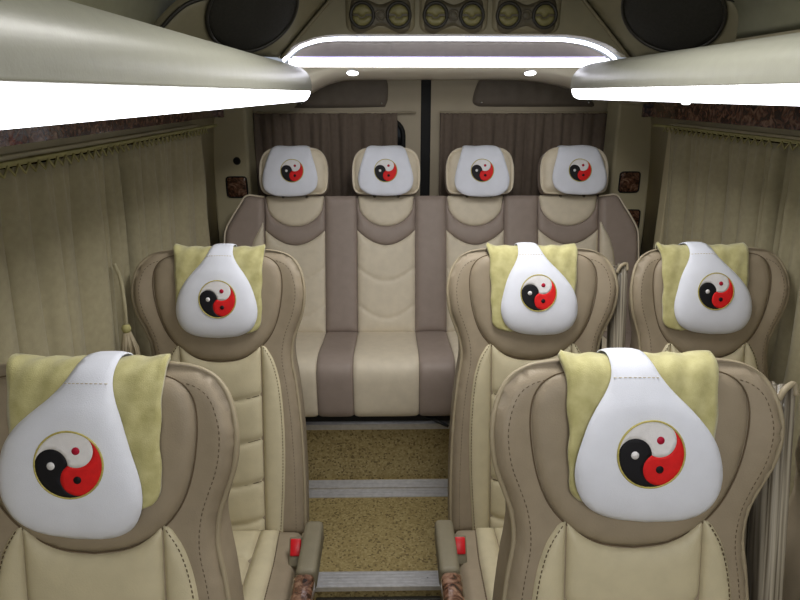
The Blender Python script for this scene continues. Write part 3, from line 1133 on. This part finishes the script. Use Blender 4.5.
def raised_armrest(root, s, u, n0, n1, v0, v1, w, m):
    """folded-up armrest beside the backrest, still in its film"""
    pts = [(v0 + 0.03, n1), (v0 + 0.006, n1 - 0.008), (v0, (n0 + n1) / 2), (v0 + 0.01, n0 + 0.006), (v0 + 0.04, n0), (v1 - 0.02, n0), (v1, n0 + 0.02), (v1, n1 - 0.02), (v1 - 0.02, n1)]
    pts = crom(pts, 3, True)
    V = []
    N = len(pts)
    for uu, k in ((u - w / 2, 0.86), (u - w / 2 + 0.005, 1), (u + w / 2 - 0.005, 1), (u + w / 2, 0.86)):
        cv, cn = (v0 + v1) / 2, (n0 + n1) / 2
        for p in pts:
            V.append(smap(uu, cv + (p[0] - cv) * (1 - (1 - k) * 0.12), cn + (p[1] - cn) * k))
    Fc = []
    for j in range(3):
        for i in range(N):
            Fc.append((j * N + i, j * N + (i + 1) % N, (j + 1) * N + (i + 1) % N, (j + 1) * N + i))
    Fc += [tuple(range(N)), tuple(3 * N + i for i in range(N))]
    a = obj('raised_armrest', V, Fc, M[m], root)
    a['label'] = 'folded-up armrest in streaky film'
    MB().add(tube(crom([smap(u - w * .45, v0 + 0.012, n1 + 0.002), smap(u - w * .2, v0 - 0.006, n1 + 0.004), smap(u + w * .35, v0 - 0.012, n1 - 0.004), smap(u + w * .45, v0 + 0.006, n1 - 0.002)], 5), 0.005, 8)).build('film_fold', M['piping'], a)


YF, YM = 0.71, 1.45
XL, XR, XW = -0.461, 0.384, 0.868
seat_ml = make_seat('beige and taupe single seat in the second row, left of the aisle')
seat_ml.location = (XL, YM, 0)
g = 'single passenger seats'
seat_fl = dup(seat_ml, (XL - 0.010, YF, 0), 'nearest beige and taupe seat at lower left, cut by the frame', g)
seat_fr = dup(seat_ml, (XR + 0.004, YF, 0), 'nearest beige and taupe seat at lower right, seen almost whole', g)
seat_mr = dup(seat_ml, (XR, YM, 0), 'beige and taupe aisle seat of the pair in the second row, right of the aisle', g)
seat_mw = dup(seat_ml, (XW, YM, 0), 'beige and taupe seat beside the right window, partly hidden by nearest seat', g)
seat_fw = dup(seat_ml, (XW + 0.010, YF, 0), 'window seat at the right frame edge showing only its folded-up armrest', g)
for o, s in ((seat_ml, 1), (seat_mr, -1), (seat_fl, 1), (seat_fr, -1)):
    aisle_armrest(o, s, 0.260 if s > 0 else 0.248)
for o, au in ((seat_mw, -0.252), (seat_fw, -0.262)):
    o.scale = (0.935, 1, 1)
    raised_armrest(o, -1, au, -0.075, -0.018, 0.055, 0.60, 0.036, 'film')
for o, au, w, v0 in ((seat_mr, 0.209, 0.026, 0.17), (seat_fr, 0.222, 0.042, 0.20)):
    raised_armrest(o, 1, au, -0.14, -0.08, v0, 0.62, w, 'film_dark')


# ------------------------------------------------------------------ headrest covers
class Path:
    """(v,n) curve with arc length; s = 0 at the reference point"""
    def __init__(self, pts, ref):
        self.P = np.array(crom(pts, 10))
        L = np.concatenate([[0], np.cumsum(np.linalg.norm(np.diff(self.P, axis=0), axis=1))])
        i = int(np.argmin(np.linalg.norm(self.P - np.array(ref), axis=1)))
        self.s = L - L[i]
        T = np.gradient(self.P, axis=0)
        T /= np.linalg.norm(T, axis=1)[:, None]
        self.N = np.stack([-T[:, 1], T[:, 0]], 1)   # outward: +n on the front, -v on the top

    def at(self, s, off):
        p = np.array([np.interp(s, self.s, self.P[:, k]) for k in (0, 1)])
        nn = np.array([np.interp(s, self.s, self.N[:, k]) for k in (0, 1)])
        nn /= np.linalg.norm(nn) + 1e-9
        return p + nn * off


def comma(R0, k, rot):
    """one of the three swirling commas: rim arc, head bulge and hollow; radius k*R0"""
    def pol(r, a):
        return np.array((r * math.cos(R(a)), r * math.sin(R(a))))
    Rr = R0 * k
    # head of this comma sits at angle rot; its bulge turns clockwise
    pts = []
    n = 20
    # bulge: from rim at rot back to the centre, half circle on the clockwise side
    c = pol(Rr / 2, rot)
    for i in range(n + 1):
        a = rot - 180 * i / n
        pts.append(c + pol(Rr / 2, a))
    # hollow: from the centre out to the rim at rot+120 along the next head's bulge (reverse)
    c2 = pol(Rr / 2, rot + 120)
    for i in range(1, n + 1):
        a = rot + 120 - 180 + 180 * i / n
        pts.append(c2 + pol(Rr / 2, a))
    # rim back from rot+120 to rot
    for i in range(1, 2 * n):
        a = rot + 120 - 120 * i / (2 * n)
        pts.append(pol(Rr, a))
    return [(p[0], -p[1]) for p in pts]      # s runs downward


def emblem(parent, fm, cu, cs, R0, off):
    """three-coloured swirl, black left, white upper right, red lower right"""
    mp = lambda u, s, n: fm(cu + u, cs + s, off + n)
    circ = lambda r, x=0, y=0, n=32: [(x + r * math.cos(2 * math.pi * i / n), y + r * math.sin(2 * math.pi * i / n)) for i in range(n)]
    sp = R0 * 0.16
    e = obj('emblem', *panel(circ(R0), sp, lambda P, D: np.full(len(P), 0.0005), mp, -0.0002), M['emb_white'], parent)
    flat = lambda h: (lambda P, D: np.full(len(P), h))
    for nm, rot, m in (('black_comma', 180, 'emb_black'), ('red_comma', 300, 'emb_red'), ('white_comma', 60, 'emb_white')):
        obj(nm, *panel(comma(R0, 0.985, rot), sp * 0.6, flat(0.0013), mp, -0.0004, keep=True), M[m], e)
    for rot, m, lab in ((180, 'emb_white', 'white dot'), (300, 'emb_black', 'black dot'), (60, 'emb_crimson', 'crimson dot')):
        x, y = 0.5 * R0 * math.cos(R(rot)), -0.5 * R0 * math.sin(R(rot))
        d = obj('dot', *panel(circ(R0 * 0.115, x, y, 16), R0 * 0.08, flat(0.0021), mp, -0.0008, keep=True), M[m], e)
        d['label'] = lab
    MB().add(tube([mp(u, s, 0.001) for u, s in circ(R0 * 1.0, n=40)], 0.0016, 6, True)).build('gold_ring', M['gold'], e)


HP = Path([(0.16, -0.108), (0.10, -0.074), (0.06, -0.062), (0.02, -0.058), (0.0, -0.052), (-0.007, -0.038), (-0.009, -0.022), (-0.007, -0.004), (0.003, 0.014), (0.022, 0.025), (0.06, 0.031), (0.12, 0.034), (0.18, 0.033), (0.225, 0.030), (0.27, 0.026), (0.34, 0.022)], (-0.007, -0.004))
HROOT = ST + SD * 0.0
BIB = [(0.029, -0.16), (0.029, -0.08), (0.029, -0.02), (0.0305, 0.008), (0.037, 0.036), (0.052, 0.060), (0.074, 0.086), (0.094, 0.115), (0.108, 0.148), (0.1145, 0.182), (0.110, 0.213), (0.092, 0.240), (0.056, 0.256), (0.0, 0.261)]


def cushion_cover(seat, label, so, bo, ko, tilt, ku, ks, ec, er):
    """velvet sleeve over the headrest with a stuffed white bib; so/bo sleeve and bib shift, ko neck shift"""
    sx, sy, _ = seat.location
    root = empty('headrest_cover', (sx, sy + ST.y, ST.z), label, 'headrest cover', 'velvet headrest covers with white bibs')

    def base(u, s, off):
        q = HP.at(s, off)
        ue = abs(u - so) / 0.118
        front = 1 / (1 + math.exp(-(s - 0.02) / 0.012))
        drop = 0.008 * min(1.3, ue) ** 5 * front
        top = math.exp(-(s / 0.05) ** 2)
        v = q[0] - 0.008 * min(1.1, ue) ** 12 * top
        p = SD * v + SN * (q[1] - drop)
        return (u, p.y, p.z)
    s0, s1 = -0.19, 0.240
    ns, nu = 64, 30
    V, Fc = [], []
    for i in range(ns + 1):
        s = s0 + (s1 - s0) * i / ns
        w = 0.1185 - 0.010 * max(0, s) / 0.25 - 0.016 * min(1, max(0, -s - 0.008) / 0.05)
        rc = 0.035
        if s > s1 - rc:
            w = w - rc + math.sqrt(max(0, rc * rc - (s - s1 + rc) ** 2))
        for k in range(nu + 1):
            uu = -1 + 2 * k / nu
            V.append(base(so + w * uu * (1 + 0.012 * math.sin(s * 90 + k)* (abs(uu) > 0.9)), s, 0.0015 * math.sin(17 * uu + 40 * s)))
    for i in range(ns):
        for k in range(nu):
            a = i * (nu + 1) + k
            Fc.append((a, a + nu + 1, a + nu + 2, a + 1))
    sl = obj('velvet_sleeve', V, Fc, M['velvet'], root, fix=False)
    md = sl.modifiers.new('thickness', 'SOLIDIFY')
    md.thickness = 0.009
    md.offset = -1
    md.use_rim = True

    # bib
    hf = [tuple(p) for p in crom(BIB, 4)]
    poly = hf + [(-u, s) for u, s in reversed(hf[:-1])]

    def warp(p):
        u, s = p[0] * ku, p[1] * (ks if p[1] > 0 else 1)
        t = max(0, min(1.0, 1 - s / 0.15))
        return (bo + u + ko * t * t * (3 - 2 * t) if s > 0 else bo + u + ko, s + (tilt * u if s > 0.03 else 0) * min(1, (s - 0.03) / 0.08 if s > 0.03 else 0))
    poly = [warp(p) for p in poly]

    def bh(P, D):
        f = np.clip((P[:, 1] - 0.02) / 0.06, 0, 1)
        return 0.005 + 0.003 * (1 - np.exp(-D / 0.006)) + f * 0.016 * (1 - np.exp(-D / 0.022))

    def bmap(u, s, n):
        # the bib is stiffer than the sleeve and does not fall away at its edges
        q = HP.at(s, n)
        p = SD * q[0] + SN * q[1]
        return (u, p.y, p.z)
    bib = obj('bib', *panel(poly, 0.0085, bh, bmap, -0.0035), M['white'], root)
    # embroidered emblem, following the bib's bulge
    P2 = np.array(poly)

    def emap(u, s, n):
        d = seg_dist(np.array([[u, s]]), P2)
        h = bh(np.array([[u, s]]), d)[0]
        return bmap(u, s, h + n)
    ss = 0.040
    nl = [(-0.036, ss), (0.036, ss)]
    a, b = warp(nl[0]), warp(nl[1])
    dashes([a, b], lambda u, v, n: emap(u, v, n), 0.0004, 0.004, 0.003, 0.0007).build('stitching', M['stitch_light'], bib)
    emblem(bib, emap, bo + ec[0], ec[1], er, 0.0)
    return root


cushion_cover(seat_fr, 'velvet headrest cover with white swirl bib on the nearest right seat', -0.004, 0.004, -0.026, 0.05, 0.99, 1.02, (-0.006, 0.150), 0.050)
cushion_cover(seat_fl, 'velvet headrest cover with white swirl bib on the nearest left seat', 0.009, -0.012, 0.040, 0.10, 0.93, 1.09, (0.010, 0.158), 0.0495)
cushion_cover(seat_ml, 'velvet headrest cover with white swirl bib on the second-row left seat', 0.008, 0.004, 0.012, 0.0, 0.93, 0.97, (0.008, 0.148), 0.0475)
cushion_cover(seat_mr, 'velvet headrest cover with white swirl bib on the second-row right aisle seat', -0.004, 0.010, -0.027, 0.03, 0.89, 0.96, (-0.007, 0.136), 0.0465)
cushion_cover(seat_mw, 'velvet headrest cover with white swirl bib on the right window seat', -0.028, -0.010, -0.034, 0.05, 0.91, 0.96, (-0.004, 0.134), 0.0470)


# ------------------------------------------------------------------ rear bench
BREC = R(17)
BD = Vector((0, -math.sin(BREC), -math.cos(BREC)))
BN = Vector((0, -math.cos(BREC), math.sin(BREC)))
BC = 0.177
BT = Vector((0, 0.17, 1.09))
BY = 2.45
BV = 0.575
bench = empty('rear_bench', (BC, BY, 0.25), 'four-place striped beige and taupe bench across the rear of the van', 'bench')


def bmapx(u, v, n):
    p = BT + BD * v + BN * n
    return (u, p.y, p.z - 0.25)


cols = [-0.524, -0.273, -0.139, 0.105, 0.236, 0.481, 0.625, 0.880]
cols = [c - BC for c in cols]
obj('backrest_shell', *pad([(cols[0], 0.004), (cols[-1], 0.004), (cols[-1], BV + 0.08), (cols[0], BV + 0.08)], 0.03, 0.11, 0.02, lambda u, v, n: bmapx(u, v, n - 0.008)), M['bench_taupe'], bench)


def rect(u0, u1, v0, v1):
    return [(u0, v0), (u1, v0), (u1, v1), (u0, v1)]


for i in (1, 3, 5):                           # taupe stripes
    obj('backrest_stripe', *panel(rect(cols[i] + 0.001, cols[i + 1] - 0.001, 0.0, BV), 0.013, puff(0.010, 0.012), bmapx, 0.02), M['bench_taupe'], bench)
for i in (0, 2, 4, 6):
    u0, u1 = cols[i] + 0.001, cols[i + 1] - 0.001
    c, h = (u0 + u1) / 2, (u1 - u0) / 2
    sp_ = 0.0085
    n = 24
    us = np.linspace(-1, 1, n + 1)
    U1 = [(c + h * t, 0.128 * math.sqrt(max(0, 1 - abs(t) ** 2.0)) ** 0.9) for t in us]
    cur = lambda a, b: [(c + h * t, a + (b - a) * (1 - abs(t) ** 1.9)) for t in us]
    B2 = cur(0.143, 0.206)
    sb = obj('seat_back', *panel(U1 + list(reversed([(x, v) for x, v in cur(0.1425, 0.205)])), sp_, puff(0.009, 0.010, 0.001), bmapx, 0.02), M['bench_taupe'], bench)
    obj('upper_inset', *panel([(u, v - 0.001) for u, v in U1[1:-1]] + [(u1 - 0.004, 0.0), (u0 + 0.004, 0.0)], sp_, puff(0.010, 0.010, 0.001), bmapx, 0.02), M['bench_beige'], sb)

    def lowh(P, D, c=c, h=h):
        x = 0.001 + 0.011 * (1 - np.exp(-D / 0.012))
        for a, b in ((0.297, 0.358), (0.452, 0.515)):
            q = P[:, 1] - (a + (b - a) * (1 - np.abs((P[:, 0] - c) / h) ** 1.9))
            x = x - 0.007 * np.exp(-np.abs(q) / 0.007)
        return x
    obj('lower_inset', *panel([(u, v + 0.001) for u, v in B2] + [(u1, BV), (u0, BV)], sp_, lowh, bmapx, 0.02), M['bench_beige'], sb)
for s in (-1, 1):                             # rounded end bolsters
    e = abs(cols[0] if s < 0 else cols[-1]) + 0.002
    bo = [(e, 0.004), (e + 0.06, -0.004), (e + 0.082, 0.004), (e + 0.105, 0.04), (e + 0.135, 0.088), (e + 0.160, 0.135), (e + 0.168, 0.18), (e + 0.168, 0.30), (e + 0.165, 0.45), (e + 0.16, BV + 0.06), (e, BV + 0.06)]
    poly = [(s * a, b) for a, b in [bo[0]] + [tuple(p) for p in crom(bo[1:-1], 5)] + [bo[-1]]]
    b_ = obj('end_bolster', *pad(poly, 0.012, 0.12, 0.022, lambda u, v, n: bmapx(u, v, n + 0.018)), M['bench_taupe'], bench)
    MB().add(tube([bmapx(u, v, 0.004) for u, v in poly[:-1]], 0.004, 6)).build('edge_piping', M['bench_beige'], b_)
    tri = [(e + 0.004, 0.112), (e + 0.020, 0.142), (e + 0.042, 0.182), (e + 0.058, 0.235), (e + 0.066, 0.30), (e + 0.07, 0.40), (e + 0.07, BV), (e + 0.004, BV)]
    obj('bolster_inset', *panel([(s * a, b) for a, b in tri], 0.010, puff(0.006, 0.008, 0.018), bmapx, 0.0), M['bench_beige'], b_)

# cushion: striped, rolled over at the front
cprof = [(0.06, 0.535), (0.0, 0.545), (-0.10, 0.556), (-0.22, 0.570), (-0.30, 0.575), (-0.345, 0.566), (-0.372, 0.545), (-0.383, 0.51), (-0.385, 0.46), (-0.383, 0.40), (-0.378, 0.365), (-0.365, 0.345), (-0.33, 0.340), (0.06, 0.340)]
cpf = crom(cprof[:13], 4) + [np.array(cprof[13])]
ctr = np.array((-0.15, 0.45))
edges = [cols[0] - 0.165] + cols + [cols[-1] + 0.165]
order = ['bench_taupe', 'bench_beige', 'bench_taupe', 'bench_beige', 'bench_taupe', 'bench_beige', 'bench_taupe', 'bench_beige', 'bench_taupe']
for i in range(9):
    u0, u1 = edges[i] + 0.0005, edges[i + 1] - 0.0005
    V, Fc = [], []
    us = np.concatenate([u0 + np.array([0, 0.003, 0.008, 0.016]), np.linspace(u0 + 0.03, u1 - 0.03, 5), u1 - np.array([0.016, 0.008, 0.003, 0])])
    n = len(cpf)
    for u in us:
        d = min(u - u0, u1 - u)
        k = -0.009 * math.exp(-d / 0.007)
        for p in cpf:
            dv = p - ctr
            q = p + dv / np.linalg.norm(dv) * k
            V.append((u, q[0], q[1] - 0.25))
    for a in range(len(us) - 1):
        for b in range(n):
            Fc.append((a * n + b, a * n + (b + 1) % n, (a + 1) * n + (b + 1) % n, (a + 1) * n + b))
    Fc += [tuple(range(n)), tuple((len(us) - 1) * n + b for b in range(n))]
    obj('seat_cushion', V, Fc, M[order[i]], bench)
mb = MB().add(box(edges[0] + 0.02, edges[-1] - 0.02, -0.345, 0.04, 0.062, 0.089, 0.003))
for x in np.linspace(edges[0] + 0.1, edges[-1] - 0.1, 5):
    mb.add(box(x - 0.02, x + 0.02, -0.20, -0.16, 0.0, 0.07))
mb.build('base_frame', M['black'], bench, smooth=False)
MB().add(tube([(-0.05 - BC + 0.16, -0.33, 0.085), (0.17 - BC, -0.36, 0.072), (0.215 - BC, -0.385, 0.062)], 0.006, 8)).build('release_lever', M['black'], bench)

# headrests of the bench and their white covers
HX = [-0.398, -0.015, 0.374, 0.768]
HO = [(0.0, -0.196), (0.06, -0.195), (0.10, -0.187), (0.126, -0.165), (0.138, -0.13), (0.141, -0.095), (0.139, -0.045), (0.130, -0.016), (0.11, -0.005), (0.05, -0.002), (0.0, -0.002)]
hq = [tuple(p) for p in crom(HO, 4)]
HOUT = hq + [(-u, v) for u, v in reversed(hq[1:-1])]
HIN = [(u * 0.88, -0.099 + (v + 0.099) * 0.95) for u, v in HOUT]
HPB = Path([(-0.06, -0.072), (-0.12, -0.07), (-0.172, -0.058), (-0.197, -0.035), (-0.203, -0.008), (-0.198, 0.018), (-0.184, 0.044), (-0.15, 0.063), (-0.105, 0.069), (-0.05, 0.069), (-0.005, 0.067), (0.05, 0.06)], (-0.198, 0.018))
RBIB = [(0.072, -0.12), (0.072, -0.05), (0.073, 0.0), (0.078, 0.022), (0.090, 0.066), (0.102, 0.106), (0.111, 0.144), (0.112, 0.174), (0.100, 0.205), (0.062, 0.226), (0.0, 0.231)]
places = ['leftmost', 'second from left', 'third from left', 'rightmost']
for i, hx in enumerate(HX):
    hc = hx - BC
    hm = lambda u, v, n, hc=hc: bmapx(hc + u, v, n)
    hr = obj('headrest', *pad([(u * 1.012, -0.099 + (v + 0.099) * 1.008) for u, v in HOUT], 0.0095, 0.084, 0.030, lambda u, v, n, hc=hc: bmapx(hc + u, v, n + 0.034)), M['bench_taupe'], bench)
    obj('face_panel', *pad(HOUT, 0.0095, 0.060, 0.045, lambda u, v, n, hc=hc: bmapx(hc + u, v, n + 0.054)), M['bench_beige'], hr)
    for s in (-1, 1):
        MB().add(tube([hm(s * 0.05, -0.02, 0.0), hm(s * 0.05, 0.05, 0.0)], 0.007, 8)).build('post', M['steel'], hr)
    rt = empty('headrest_cover', (hx, BY + BT.y, BT.z), 'plain white swirl cover on the %s headrest of the rear bench' % places[i], 'headrest cover', 'white covers on the rear bench headrests')
    sk = [(-0.01, 0.0), (-0.002, -0.002), (0.004, 0.003), (0.012, -0.004)][i]

    def rmap(u, s, n):
        q = HPB.at(s, n)
        w = min(1.2, abs(u) / 0.138)
        p = BD * q[0] + BN * (q[1] - 0.006 * w ** 4)
        return (u, p.y, p.z)
    hb = [tuple(p) for p in crom(RBIB, 4)]
    poly = hb + [(-u, s) for u, s in reversed(hb[:-1])]
    poly = [(u + sk[0], s + sk[1] + 0.03 * u * (1 if i == 3 else -0.6 if i == 0 else 0.2) * (s > 0)) for u, s in poly]
    bh = lambda P, D: 0.003 + 0.004 * (1 - np.exp(-D / 0.006)) + 0.0012 * np.sin(P[:, 0] * 60 + P[:, 1] * 45)
    bib = obj('bib', *panel(poly, 0.0085, bh, rmap, -0.0015), M['white'], rt)
    P2 = np.array(poly)

    def emap(u, s, n):
        d = seg_dist(np.array([[u, s]]), P2)
        return rmap(u, s, bh(np.array([[u, s]]), d)[0] + n)
    emblem(bib, emap, sk[0] + (0.010 if i == 0 else 0.0), 0.128, 0.046, 0.0)
